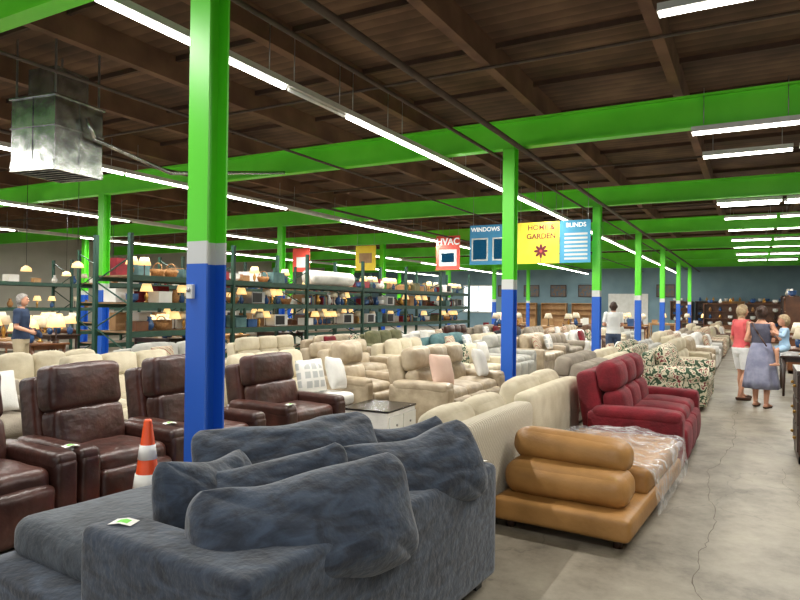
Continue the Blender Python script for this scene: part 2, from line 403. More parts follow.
# ------------------------------------------------------------ sofas
def sofa(name,label,cat,W,D,H,n,mt,loc,rot,arm=.2,armh=.62,style='cushion',group=None,legm=dwood,nn=8,matc=None,nz=.006,pf=1.0):
    rt=root(name,loc,rot,label,cat,group)
    matc=matc or mt
    K=(W,D,H,n,arm,armh,style,nn,pf)
    iw=W-2*arm; cw=iw/n; yb=D/2
    rr=.05+.04*pf
    if style=='recliner':
        part(rt,'base',lambda:soft(iw+.04,D-.2,.28,.04,n=4),mt,(0,.02,.2),key=('base',)+K)
        for i in range(n):
            x=-iw/2+cw*(i+.5)
            part(rt,'seat_cushion',lambda:soft(cw-.01,D-.38,.20,.07,(0,0,.05*pf),n=nn,nz=nz,seed=1),matc,(x,-.12,.42),key=('seat_cushion',)+K)
            part(rt,'footrest',lambda:soft(cw-.015,.14,.34,.05,(0,.03*pf,0),n=nn,nz=nz,seed=2),matc,(x,-yb+.08,.25),key=('footrest',)+K)
            part(rt,'backrest',lambda:J(T(soft(cw-.005,.22,H-.30,rr*.8,(0,.02*pf,0),n=nn),(0,.06,(H-.32)/2+.26))),mt,(x,yb-.24,0),(R(-9),0,0),key=('backrest',)+K)
            part(rt,'back_cushion',lambda:J(soft(cw-.015,.20,(H-.42)*.52,rr*.9,(0,.04*pf,.02*pf),n=nn,nz=nz*1.2,seed=3)),matc,(x,yb-.33,.46+(H-.42)*.24),(R(-9),0,0),key=('back_cushion_a',)+K)
            part(rt,'headrest',lambda:J(soft(cw-.01,.22,(H-.42)*.52,rr*.9,(0,.05*pf,.02*pf),n=nn,nz=nz*1.2,seed=4)),matc,(x,yb-.26,.45+(H-.42)*.74),(R(-9),0,0),key=('headrest',)+K)
        for s in (-1,1):
            part(rt,'armrest',lambda:J(T(soft(arm,D-.14,armh-.1,.035,n=nn),(0,0,(armh-.1)/2+.05)),T(soft(arm+.01,D-.2,.12,.045,(0,0,.02*pf),n=nn,nz=nz*.6),(0,-.02,armh-.06))),mt,(s*(W/2-arm/2),-.04,0),key=('armrest',)+K)
    else:
        part(rt,'base',lambda:soft(W-.03,D-.06,.26,.03,n=4),mt,(0,0,.20),key=('base',)+K)
        t=.18
        part(rt,'backrest',lambda:soft(W-.02,t,H-.16,.06,n=nn,puff=(0,.01,.01)),mt,(0,yb-t/2,.10+(H-.16)/2),key=('backrest',)+K)
        for i in range(n):
            x=-iw/2+cw*(i+.5)
            part(rt,'seat_cushion',lambda:soft(cw-.008,D-t-.06,.17,.05,(0,.01,.03),n=nn,nz=nz,seed=1),matc,(x,-t/2-.02,.40),key=('seat_cushion',)+K)
            part(rt,'back_cushion',lambda:soft(cw-.012,.20,H-.44,.08,(0,.05,.02),n=nn,nz=nz*1.5,seed=2),matc,(x,yb-t-.12,.46+(H-.44)/2),(R(-8),0,0),key=('back_cushion',)+K)
        for s in (-1,1):
            if style=='rolled':
                f=lambda:J(T(soft(arm-.03,D-.04,armh-.14,.03,n=4),(0,0,(armh-.14)/2+.07)),rod((0,-D/2+.0,armh-.09),(0,D/2-.08,armh-.09),arm*.58,seg=16))
            else:
                f=lambda:T(soft(arm,D-.03,armh-.08,.05,(0,0,.01),n=nn),(0,0,(armh-.08)/2+.07))
            part(rt,'armrest',f,mt,(s*(W/2-arm/2),0,0),key=('armrest',)+K)
    for sx in (-1,1):
        for sy in (-1,1):
            part(rt,'leg',lambda:lathe([(.02,0),(.03,.09)],8),legm,(sx*(W/2-.1),sy*(D/2-.14),0),key='sofaleg')
    return rt
def throw_pillow(w,h,t,mt,loc,rot,label,seed=0,n=12,nm='throw_pillow',nz=.006,group=None,rd=.04,sag=0):
    return ob(nm,mesh((nm,w,h,t,seed,n),lambda:pillow(w,h,t,n,nz,seed,rd,sag),mt),loc,rot,label=label,cat='pillow',group=group)
FX,BX=R(90),R(-90)
# --- blue sectional
rt=root('sectional_sofa',(-1.42,1.56,0),R(-4),'dark blue-grey crushed velvet sectional sofa with chaise, seen from behind','sofa')
part(rt,'backrest',J(T(soft(.24,1.95,.64,.04,(.004,0,.004),n=28,nz=.003,nf=3),(0,0,0)),T(soft(.94,.24,.64,.04,(0,.004,.004),n=24,nz=.003,nf=3),(-.35,-.855,0))),velvet,(-.12,.975,.385))
part(rt,'armrest',soft(.90,.22,.58,.055,n=12),velvet,(-.50,1.83,.37))
part(rt,'base',J(soft(.9,1.85,.22,.03,n=4),T(soft(1.0,.85,.22,.03,n=4),(-1.0,-.48,0))),velvet,(-.5,.98,.19))
part(rt,'chaise_cushion',soft(1.72,.86,.22,.08,(.01,.01,.03),n=22,nz=.008,nf=4,seed=4),velvet2,(-1.12,.67,.37))
part(rt,'seat_cushion',soft(.76,.72,.20,.08,(0,0,.03),n=14,nz=.006,seed=5),velvet2,(-.62,1.40,.38))
for p in ((-1.9,.35),(-1.9,.95),(-.1,.1),(-.1,1.85)):
    part(rt,'leg',box(.07,.07,.08,(0,0,.04)),blackp,(p[0],p[1],0),smooth=False)
bpl=[ (.94,.52,.44,(-1.60,2.14,.69),(R(-20),R(-5),R(60)),1),
     (.80,.46,.40,(-1.58,2.98,.735),(R(-22),R(-6),R(56)),2),
     (.70,.44,.36,(-1.96,2.36,.69),(R(-18),R(-8),R(52)),3),
     (.56,.46,.34,(-2.22,2.18,.69),(R(-12),R(6),R(96)),4),
     (1.00,.50,.36,(-2.22,2.78,.76),(R(-36),R(-5),R(50)),5),
     (.60,.40,.30,(-1.82,3.34,.75),(R(-22),R(-4),R(50)),6)]
for w_,h_,t_,l_,r_,s_ in bpl:
    throw_pillow(w_,h_,t_,velvet,l_,r_,'plump blue-grey velvet cushion piled against the sectional back',s_,36,'back_cushion_pillow',.016,'velvet sofa cushions',.12,1.0)
# --- brown leather recliners
for i,(x,y) in enumerate(((-4.43,2.27),(-4.43,3.22),(-4.43,4.17),(-4.43,5.45))):
    sofa('recliner_chair','dark brown leather recliner with padded arms','recliner chair',.925 if i<3 else 1.0,1.0,1.08 if i<3 else 1.02,1,brownl,(x,y,0),FX,arm=.15,armh=.60,style='recliner',group='brown leather recliners',nn=18,nz=.013,pf=.3)
rt=root('traffic_cone',(-3.74,3.1,0),0,'orange traffic cone with white reflective bands','traffic cone')
part(rt,'base',rb(.34,.34,.03,.01,(0,0,.015)),orange,smooth=False)
part(rt,'body',lathe([(.135,.03),(.12,.06),(.028,.76),(.022,.775)],24),orange)
part(rt,'reflective_band',lathe([(.066,.50),(.0525,.60)],24),tape,label='white reflective band')
part(rt,'reflective_band',lathe([(.100,.26),(.0805,.40)],24),tape,label='white reflective band')
# --- tan lounge
LX,LY,LR=-1.12,5.44,R(-3)
rt=root('lounge_daybed',(LX,LY,0),LR,'low tan leather lounge with two bolsters at one end','lounge')
part(rt,'base',soft(.97,2.12,.16,.04,(.004,.004,.008),n=14,nz=.003),tanl,(0,-.02,.15))
part(rt,'seat_cushion',soft(.93,1.42,.20,.05,(.01,.01,.015),n=16,nz=.005),tanl,(0,.31,.31))
part(rt,'bolster',soft(.90,.35,.25,.11,(.004,.02,.008),n=20,nz=.008),tanl,(-.02,-.76,.345),(R(4),0,0))
part(rt,'bolster',soft(.85,.33,.24,.105,(.004,.02,.008),n=20,nz=.008,seed=4),tanl,(-.03,-.62,.545),(R(-8),R(2),0))
for sx in (-.38,.38):
    for sy in (-.95,.9): part(rt,'leg',lathe([(.03,0),(.04,.08)],10),dwood,(sx,sy,0))
def film():
    V=[];F=[];nx,ny=50,50
    prof=[(-.52,.10),(-.50,.38),(-.46,.41),(-.2,.43),(.1,.44),(.46,.41),(.505,.38),(.53,.10)]
    L=[0]
    for i in range(1,len(prof)): L.append(L[-1]+math.dist(prof[i],prof[i-1]))
    for j in range(ny+1):
        y=-.44+j/ny*1.48
        for i in range(nx+1):
            s=i/nx*L[-1]
            for k in range(1,len(L)):
                if s<=L[k]+1e-6: break
            t=(s-L[k-1])/(L[k]-L[k-1]); x=prof[k-1][0]*(1-t)+prof[k][0]*t; z=prof[k-1][1]*(1-t)+prof[k][1]*t
            w_=abs(noise.noise(Vector((x*3,y*3,z*3))))*.045+abs(noise.noise(Vector((x*8,y*3,3))))*.02
            if abs(x)>.47: x+=math.copysign(w_*.5+.005,x)
            V.append((x,y+noise.noise(Vector((x*4,y,4)))*.04,z+(w_ if z>.3 else 0)+.003))
    for j in range(ny):
        for i in range(nx):
            a=j*(nx+1)+i; F.append((a,a+1,a+nx+2,a+nx+1))
    return V,F
ob('plastic_wrap',mesh('plastic_wrap',film,plastic),(LX,LY,0),(0,0,LR),label='thin clear plastic film draped over the tan lounge seat',cat='plastic wrap')
# --- red sofa
sofa('reclining_sofa','deep burgundy fabric reclining sofa with three padded backs','sofa',2.16,1.04,1.0,3,redf,(-1.08,7.72,0),FX,arm=.22,armh=.60,style='recliner',nn=12,nz=.008,pf=.8)
# --- cream sofas
sofa('sofa','cream woven fabric sofa turned backwards to the aisle','sofa',1.74,.88,.84,2,herring,(-2.12,4.62,0),BX,matc=cream,nn=12)
sofa('sofa','woven cream fabric sofa turned backwards behind the red recliner','sofa',1.85,.88,.88,2,cream,(-2.18,6.50,0),BX,nn=12)
# --- middle pieces
sofa('reclining_sofa','beige leather reclining sofa with rumpled cushions','sofa',2.1,1.0,1.0,3,beigel,(-3.80,8.32,0),FX,arm=.22,style='recliner',nn=12,nz=.014,pf=.8)
sofa('recliner_chair','pale beige leather recliner with a soft rounded back','recliner chair',.94,.94,1.04,1,beigel,(-4.90,7.66,0),FX,arm=.17,style='recliner',nn=10,nz=.012)
sofa('sofa','cream fabric sofa with loose back cushions','sofa',1.9,.9,.88,3,cream,(-5.98,7.15,0),FX)
rt=root('coffee_table',(-3.94,6.62,0),R(3),'low white coffee table with dark top and drawers','table')
part(rt,'body',rb(.62,.74,.32,.01,(0,0,.22)),white,smooth=False)
part(rt,'table_top',rb(.64,.76,.02,.004,(0,0,.39)),glassm,smooth=False)
for yy in (-.18,.18):
    d_=part(rt,'drawer',rb(.02,.34,.22,.006,(.32,yy,.22)),ceram,smooth=False)
    part(d_,'knob',ell((.335,yy,.22),(.015,.015,.015),4),metal)
for sx in (-.26,.26):
    for sy in (-.32,.32): part(rt,'leg',box(.04,.04,.06,(sx,sy,.03)),blackp,smooth=False)
rt=root('upholstered_bench',(-4.78,6.55,0),FX,'white upholstered bench with turned legs','bench')
part(rt,'seat_cushion',soft(.86,.55,.16,.06,(0,0,.03),n=8),white,(0,0,.40))
part(rt,'base',rb(.82,.5,.1,.01,(0,0,.28)),dwood,smooth=False)
for sx in (-.35,.35):
    for sy in (-.2,.2): part(rt,'leg',lathe([(.02,0),(.03,.12),(.02,.2),(.03,.24)],8),dwood,(sx,sy,0))
blush=mat('blush_fabric',(206,172,154),(220,188,170),bump=.1)
throw_pillow(.44,.42,.16,lattice,(-4.78,6.38,.72),(R(-14),0,R(78)),'white and grey lattice pattern throw pillow on a bench',11)
throw_pillow(.44,.42,.16,white,(-4.72,6.84,.72),(R(-16),R(6),R(100)),'plain white throw pillow on a bench',12)
throw_pillow(.44,.42,.16,blush,(-3.60,7.66,.76),(R(-16),R(5),R(80)),'blush throw pillow on the beige leather sofa',13)
throw_pillow(.44,.42,.16,white,(-3.60,9.0,.76),(R(-16),R(5),R(95)),'white throw pillow on the beige leather sofa',14)
sofa('loveseat','green and burgundy floral loveseat with rolled arms','sofa',2.0,1.0,.95,2,floral,(-1.12,12.0,0),FX,arm=.24,armh=.64,style='rolled')
rt=root('ottoman',(-1.15,9.75,0),0,'low dark brown fabric ottoman beside the aisle','ottoman')
part(rt,'seat_cushion',soft(.75,1.1,.24,.07,(0,0,.03),n=10),brownf,(0,0,.30))
part(rt,'base',rb(.68,1.02,.12,.01,(0,0,.14)),dwood,smooth=False)
for sx in (-.3,.3):
    for sy in (-.45,.45): part(rt,'leg',lathe([(.02,0),(.03,.09)],8),dwood,(sx,sy,0))
info={'cream_fabric':'cream','taupe_fabric':'taupe','light_grey_fabric':'light grey','white_fabric':'white','charcoal_fabric':'charcoal','teal_fabric':'teal','olive_fabric':'olive green','brown_fabric':'brown','floral_fabric':'floral print','stripe_fabric':'striped','burgundy_fabric':'burgundy','beige_leather':'beige leather','tan_leather':'tan leather','woven_cream':'woven cream','brown_leather':'brown leather'}
def fill(x,ys,rot,mats,grp,Hs=(.84,.88,.92)):
    for i,y in enumerate(ys):
        mt=mats[i%len(mats)]; st=('cushion','rolled','cushion','recliner')[ (i+len(mats))%4]
        wid=(2.0,1.8,2.1)[i%3]; H=Hs[i%3]+ (.08 if st=='recliner' else 0)
        sofa('sofa',info[mt.name]+' upholstered '+{'cushion':'sofa with square arms','rolled':'sofa with rolled arms','recliner':'reclining sofa with puffy backs'}[st]+' in a showroom row','sofa',wid,.9,H,2+(i%2),mt,(x+random.uniform(-.03,.03),y,0),rot,style=st,group=grp,nn=6,pf=.5)
        if i%2==0 and st!='recliner':
            for k in (-.5,.5):
                sg=1 if rot>0 else -1
                throw_pillow(.42,.4,.15,[floral,white,stripe,lattice,redf][(i+int(k+.5))%5],(x+sg*.13,y+k,.72),(R(-16),0,rot),'patterned throw pillow leaning on a showroom sofa',20+i%3,8,group='throw pillows on showroom sofas')
fill(-1.27,[15.1,17.3,19.6,21.9,24.2,26.6,29.0,31.5,34],FX,[cream,beigel,white,taupe,stripe,cream,brownf],'sofas along the main aisle')
fill(-2.40,[9.2,11.4,13.6,15.8,18.1,20.4,22.7,25,27.5],BX,[taupe,cream,floral,greyf,cream,stripe,white],'sofas backing the main aisle row')
fill(-4.75,[11.2,13.4,15.7,18,20.3,22.6,25,27.5],FX,[cream,greyf,beigel,taupe,white,brownf],'sofas in the second row')
fill(-6.35,[9.6,11.9,14.2,16.5,18.8,21.1,23.5,26],FX,[beigel,cream,tealf,cream,darkf,taupe,stripe],'sofas in the third row')
fill(-8.35,[3.2,5.4,7.6,9.9,12.2,14.5,16.8,19.2,21.6],FX,[taupe,cream,greyf,cream,beigel,olivef,white,brownl],'sofas in the fourth row')
fill(-6.5,[3.0,5.1],FX,[taupe,cream],'sofas behind the recliners')
# --- price tags
def tag(loc,rot,mt,lab):
    v=[(-.05,-.035,0),(.0,-.035,.008),(.05,-.035,0),(-.05,.035,0),(0,.035,.008),(.05,.035,0)]
    vt=[(x,y,z+.001) for x,y,z in v]
    rt=root('price_tag',loc,0,lab,'price tag','price tags'); rt.rotation_euler=rot
    part(rt,'card',( v,[(0,1,4,3),(1,2,5,4)]),tape,smooth=False,key='tagcard')
    part(rt,'sticker',([(x*.8,y*.55,z) for x,y,z in vt],[(0,1,4,3),(1,2,5,4)]),mt,smooth=False,key=('tagst',mt.name))
tag((-2.22,1.73,.712),(0,0,R(20)),taggreen,'green and white price tag lying on the velvet armrest')
tag((-4.1,2.76,.61),(0,0,R(80)),taggreen,'green and white price tag lying on a leather armrest')
tag((-4.0,5.02,.61),(0,0,R(70)),taggreen,'green and white price tag on a leather armrest')
tag((-4.2,3.7,.61),(0,0,R(70)),taggreen,'green and white price tag on a leather armrest')
tag((-1.38,3.44,.712),(0,0,R(80)),tagred,'red and white price tag on the back of the velvet sofa')
# ------------------------------------------------------------ HVAC unit
rt=root('air_duct_unit',(-8.1,5.2,3.2),R(8),'galvanized sheet metal air duct diffuser box hung from roof','air duct')
part(rt,'housing',J(rb(.76,.76,.85,.01,(0,0,.60)),rb(.81,.81,.03,.005,(0,0,1.0)),rb(.79,.79,.02,.005,(0,0,.62)),box(.012,.78,.85,(0,0,.60)),box(.78,.012,.85,(0,0,.60)),box(.5,.5,.4,(0,0,1.22))),galv,smooth=False)
part(rt,'vent_grille',J(*[T(box(.72,.10,.008),(0,-.33+.11*i,.11),(R(50),0,0)) for i in range(7)],box(.76,.02,.12,(0,-.38,.12)),box(.76,.02,.12,(0,.38,.12)),box(.02,.76,.12,(-.38,0,.12)),box(.02,.76,.12,(.38,0,.12))),galv,smooth=False)
part(rt,'duct_shade_panel',box(.72,.72,.01,(0,0,.17)),blackp,smooth=False,label='black panel standing in for the shade behind the louvres')  # solid black sheet paints the shade inside the duct
for sx in (-.34,.34):
    for sy in (-.34,.34): part(rt,'hanging_strap',box(.03,.01,.8,(sx,sy,1.39)),metal,smooth=False)
ob('conduit_pipe',mesh('conduit',lambda:J(rod((-7.64,5.3,4.0),(-7.64,5.4,3.75),.03),rod((-7.64,5.4,3.75),(-7.9,6.9,3.6),.03),rod((-7.9,6.9,3.6),(-7.9,9.62,4.12),.03)),galv),label='bent grey metal conduit running from duct box to beam',cat='pipe')
# ------------------------------------------------------------ racks
def rack(x,y0,nb,levels,H,label,bay=2.7,dep=1.0):
    rt=root('pallet_rack',(x,y0,0),0,label,'storage rack','warehouse pallet racks')
    def frame():
        p=[box(.08,.07,H,(-dep/2,0,H/2)),box(.08,.07,H,(dep/2,0,H/2))]
        z=.2
        k=0
        while z<H-.5:
            a,b_=((-dep/2,0,z),(dep/2,0,z+.45)) if k%2==0 else ((dep/2,0,z),(-dep/2,0,z+.45))
            p.append(rod(a,b_,.015,seg=6)); z+=.45; k+=1
        return J(*p)
    for i in range(nb+1):
        part(rt,'upright_frame',frame,rackg,(0,i*bay,0),key=('upright_frame',H,dep),smooth=False)
    for i in range(nb):
        for z in levels:
            for sx in (-1,1):
                part(rt,'shelf_beam',lambda:box(.05,bay-.08,.11),rackbeam,(sx*dep/2,(i+.5)*bay,z-.055),key=('shelf_beam',bay),smooth=False)
            part(rt,'shelf_deck',lambda:box(dep-.06,bay-.1,.03),rackdeck,(0,(i+.5)*bay,z-.018),key=('shelf_deck',bay,dep),smooth=False)
    return rt
L1=(.5,1.05,1.6,2.12)
rack(-10.7,8.0,6,L1,2.9,'dark green steel pallet rack loaded with housewares')
rack(-15.6,11.0,5,L1,3.0,'dark green steel pallet rack with lamps and decor')
rack(-20.5,8.0,6,(.6,1.4,2.2),3.0,'tall green steel rack against the side area')
def cardbox(x,y,z,rot):
    k=random.choice([(.42,.36,.26),(.35,.3,.22),(.28,.2,.34),(.3,.3,.18),(.22,.2,.14)])
    m_=random.choice([cardb,cardb,tape,tape,wood,lwood,redf,tealf,ceramb,olivef])
    ob('cardboard_box' if m_ is cardb else 'storage_box',mesh(('cbox',k),lambda:J(rb(k[0],k[1],k[2],.006,(0,0,k[2]/2)),box(k[0]*.5-.01,k[1],.006,(-k[0]*.25,0,k[2]+.004)),box(k[0]*.5-.01,k[1],.006,(k[0]*.25,0,k[2]+.004))),m_,False),(x,y,z),(0,0,rot),label='brown cardboard carton with folded flaps on a shelf' if m_ is cardb else 'coloured storage box with split lid on a shelf',cat='box',group='cartons on racks')
    return k[0]
def lamp(x,y,z,lit=True,s=1,grp='table lamps'):
    rt=root('table_lamp',(x,y,z),0,'table lamp with cream drum shade'+(' switched on' if lit else ''),'lamp',grp)
    v=random.randint(0,2)
    prof=[[(.07,0),(.07,.02),(.02,.04),(.05,.12),(.06,.2),(.015,.3),(.01,.38)],[(.08,0),(.03,.03),(.015,.06),(.015,.34),(.01,.38)],[(.06,0),(.09,.08),(.09,.16),(.03,.26),(.01,.38)]][v]
    part(rt,'lamp_base',lambda:lathe(prof,12),[brass,dwood,ceramb][v],key=('lamp_base',v))
    part(rt,'lamp_shade',lambda:lathe([(.19,.33),(.12,.56)],16),shade if lit else shadeoff,key='lamp_shade')
    rt.scale=(s,s,s)
def vase(x,y,z,s=.75):
    m_=random.choice([ceram,ceramb,brass,wicker,dwood])
    o=ob('vase',mesh('vase',lambda:lathe([(.06,0),(.11,.08),(.12,.16),(.06,.28),(.05,.32),(.07,.36)],14),m_),(x,y,z),label='curved decorative vase on a rack shelf',cat='vase',group='vases on racks')
    o.scale=(s,s,s)
def basket(x,y,z,rot):
    rt=root('basket',(x,y,z),rot,'brown woven basket with hoop handle on a shelf','basket','baskets on racks')
    part(rt,'bowl',lambda:lathe([(.12,0),(.17,.1),(.19,.18),(.18,.18),(.15,.05)],14),wicker,key='bskt')
    part(rt,'handle',lambda:J(*[rod((.18*math.cos(a),0,.17+.18*math.sin(a)),(.18*math.cos(a+.4),0,.17+.18*math.sin(a+.4)),.012,seg=6) for a in [i*.3927 for i in range(8)]]),wicker,key='bskth')
    rt.scale=(.8,.8,.8)
def appliance(x,y,z,rot):
    rt=root('microwave_oven',(x,y,z),rot,'small countertop microwave with dark door on shelf','appliance','appliances on racks')
    m_=random.choice([ceram,metal,ceram])
    part(rt,'body',lambda:rb(.48,.36,.28,.01,(0,0,.15)),m_,key='mwb',smooth=False)
    part(rt,'door',lambda:rb(.33,.02,.22,.005,(-.05,-.185,.15)),blackp,key='mwd',smooth=False)
def bowls(x,y,z):
    ob('bowl_stack',mesh('bowls',lambda:J(*[T(lathe([(.04,0),(.10,.04),(.13,.08),(.12,.08),(.03,.02)],14),(0,0,i*.03)) for i in range(4)]),random.choice([ceram,ceramb])),(x,y,z),label='stack of nested ceramic bowls on a shelf',cat='bowls',group='bowls on racks')
def books(x,y,z):
    mm_=[redf,ceramb,olivef,tealf,tanl,darkf]
    for i in range(6):
        h=.2+.03*(i%3)
        ob('book',mesh(('book',h),lambda:J(box(.15,.004,h,(0,-.016,h/2)),box(.15,.004,h,(0,.016,h/2)),box(.14,.03,h-.01,(0,0,h/2)),box(.004,.036,h,(.075,0,h/2))),mm_[i],False),(x,y-.11+i*.042,z),label='upright hardback book on a rack shelf',cat='book',group='books on racks')
def stock(x,y0,nb,levels,step,bay=2.7,skip=(),back=False):
    for z in levels:
        for i in range(nb):
            if (i,z) in skip: continue
            y=y0+i*bay+.2; end=y0+(i+1)*bay-.1
            while True:
                k=random.random(); dx=random.uniform(.12,.22); rr=random.uniform(-.06,.06)
                kind,wd=('l',.27) if k<.38 else ('c',.46) if k<.58 else ('v',.21) if k<.74 else ('k',.34) if k<.80 else ('a',.5) if k<.86 else ('b',.28) if k<.94 else ('o',.30)
                if y+wd>end: break
                yc=y+wd/2
                if kind=='c': cardbox(x+dx,yc,z,rr+math.pi/2)
                elif kind=='l': lamp(x+dx,yc,z,random.random()<.65,.66,'lamps on racks')
                elif kind=='v': vase(x+dx,yc,z)
                elif kind=='k': basket(x+dx,yc,z,rr)
                elif kind=='a': appliance(x+dx,yc,z,rr+math.pi/2)
                elif kind=='b': bowls(x+dx,yc,z)
                else: books(x+dx,yc,z)
                y+=wd*step
            if back:
                y=y0+i*bay+.35
                while y<y0+(i+1)*bay-.3:
                    cardbox(x-.27,y,z,math.pi/2); y+=random.uniform(.45,.55)
stock(-10.7,8.0,6,(1.05,1.6,2.12),1.0,skip=((2,2.12),),back=True)
stock(-15.6,11.0,5,(1.05,1.6,2.12),1.1)
stock(-20.5,8.0,6,(1.4,2.2),1.7)
rt=root('rolled_rug',(-10.45,14.75,2.13),0,'thick rolled white rug lying on top of the rack','rug')
part(rt,'rug_roll',J(rod((0,-1.0,.2),(0,1.0,.2),.2,seg=20),rod((0,-1.01,.2),(0,1.01,.2),.07,seg=10)),white)
def table(x,y,w,d,h,mt,lab,grp='display tables'):
    rt=root('display_table',(x,y,0),0,lab,'table',grp)
    part(rt,'table_top',lambda:rb(w,d,.04,.008,(0,0,h-.02)),mt,key=('tt',w,d,h),smooth=False)
    part(rt,'apron',lambda:box(w-.12,d-.12,.08,(0,0,h-.08)),mt,key=('ta',w,d,h),smooth=False)
    for sx in (-1,1):
        for sy in (-1,1):
            part(rt,'leg',lambda:lathe([(.02,0),(.025,.2),(.035,h-.04)],8),mt,(sx*(w/2-.08),sy*(d/2-.08),0),key=('tl',h))
for i,(x,y) in enumerate(((-12.6,7.6),(-14.6,8.0),(-15.6,9.9),(-17.6,9.3),(-17.2,7.4),(-12.3,10.6),(-18.0,11.6),(-12.6,12.8),(-12.4,15),(-19.2,7.2),(-13.9,12.3))):
    table(x,y,1.3,.8,.78,[wood,lwood,dwood][i%3],'wooden display table crowded with table lamps')
    for k in range(5): lamp(x-.52+.26*k,y+(-.18 if k%2 else .18),.78,random.random()<.65,random.uniform(.65,1.0),'lamps on display tables')
for x,y in ((-12.2,8.3),(-13.9,10.4),(-15,8.9),(-16.5,10.9),(-17.5,8.6),(-19,10),(-13,6.6),(-16,7.6)):
    rt=root('pendant_lamp',(x,y,2.3),0,'warm glass pendant lamp hanging on a cord','lamp','pendant lamps')
    part(rt,'lamp_shade',lambda:lathe([(.12,0),(.10,.08),(.03,.13)],14),shade,key='pshade')
    part(rt,'cord',lambda:rod((0,0,.12),(0,0,2.68),.006,seg=6),blackp,key='pcord')
# ------------------------------------------------------------ signs
def text(rt,body,size,loc,mt,ext=.003,name='lettering'):
    c=bpy.data.curves.new('t','FONT'); c.body=body; c.size=size; c.align_x='CENTER'; c.align_y='CENTER'; c.extrude=ext; c.offset=size*.02
    o=bpy.data.objects.new('t',c); COL.objects.link(o); bpy.context.view_layer.update()
    me=bpy.data.meshes.new_from_object(o.evaluated_get(bpy.context.evaluated_depsgraph_get()))
    bpy.data.objects.remove(o); me.materials.clear(); me.materials.append(mt)
    return ob(name,me,loc,(R(90),0,0),parent=rt)
sred=mat('red_banner',(206,72,58),(214,82,66),bump=0,emit=(206,72,58),es=.2); syel=mat('yellow_banner',(230,200,50),(238,210,64),bump=0,emit=(226,196,50),es=.2)  # unlit banners given a faint glow of their own colour
sblue=mat('blue_banner',(60,130,170),(70,142,182),bump=0,emit=(50,120,168),es=.2); scyan=mat('teal_blue_banner',(64,148,186),(74,160,196),bump=0,emit=(64,148,186),es=.2); spale=mat('pale_panel',(206,210,206),(216,220,214),bump=0)  # blue and teal banners get the same added glow, pale panel none
swht=mat('sign_white_glow_print',(240,240,236),(246,246,242),bump=0,emit=(240,240,236),es=.5)  # glow added to the white lettering so it reads brighter; no lamp inside
smar=mat('maroon_print',(100,20,32),(110,26,38),bump=0)
def banner(x,y,z0,w,h,mt,label,items):
    rt=root('hanging_sign',(x,y,z0),0,label,'sign','hanging department signs')
    part(rt,'panel',box(w,.02,h,(0,0,h/2)),mt,smooth=False)
    for sx in (-1,1):
        L=4.66-(z0+h)
        part(rt,'hanging_cord',rod((sx*w*.42,0,h),(sx*w*.42,0,h+L),.006,seg=6),metal)
    for it in items:
        if it[0]=='t': text(rt,it[1],it[2],(it[3],-.014,it[4]),it[5])
        elif it[0]=='e': part(rt,'printed_flower',T(ell((0,0,0),(it[1],.006,it[2]),6),(it[3],-.013,it[4]),(0,it[6],0)),it[5])
        else: part(rt,'printed_panel',box(it[1],.006,it[2],(it[3],-.013,it[4])),it[5],smooth=False)
banner(-9.78,21.2,2.92,.95,1.24,sred,'orange-red hanging banner reading HVAC',[('t','HVAC',.34,0,1.02,swht),('b',.7,.60,0,.44,spale),('b',.5,.34,0,.44,scyan)])
banner(-13.75,21.9,3.0,.95,1.0,syel,'yellow hanging banner with small picture',[('b',.6,.4,0,.5,lwood)])
banner(-17.0,21.9,3.0,.9,1.0,sred,'red hanging banner with pale picture',[('b',.5,.45,0,.4,spale)])
banner(-6.05,15.75,2.70,1.15,1.04,sblue,'blue hanging sign reading WINDOWS with window picture',[('t','WINDOWS',.155,-.14,.92,swht),('b',.46,.60,-.29,.40,spale),('b',.46,.60,.29,.40,spale),('b',.38,.52,-.29,.40,scyan),('b',.38,.52,.29,.40,scyan)])
fp=[('e',.08,.035,.08+.10*math.cos(a),.31+.10*math.sin(a),smar,-a) for a in [i*math.pi/4 for i in range(8)]]+[('e',.04,.04,.08,.31,sred,0),('b',.015,.16,.08,.10,olivef)]
banner(-4.78,15.75,2.70,1.08,1.04,syel,'yellow hanging sign reading HOME & GARDEN with maroon flower',[('t','HOME &',.185,.08,.90,smar),('t','GARDEN',.185,.08,.68,smar)]+fp)
banner(-3.84,15.70,2.70,.74,1.04,scyan,'teal hanging sign reading BLINDS with white slats',[('t','BLINDS',.15,.02,.92,swht)]+[('b',.56,.05,.02,.1+.1*i,spale) for i in range(7)])
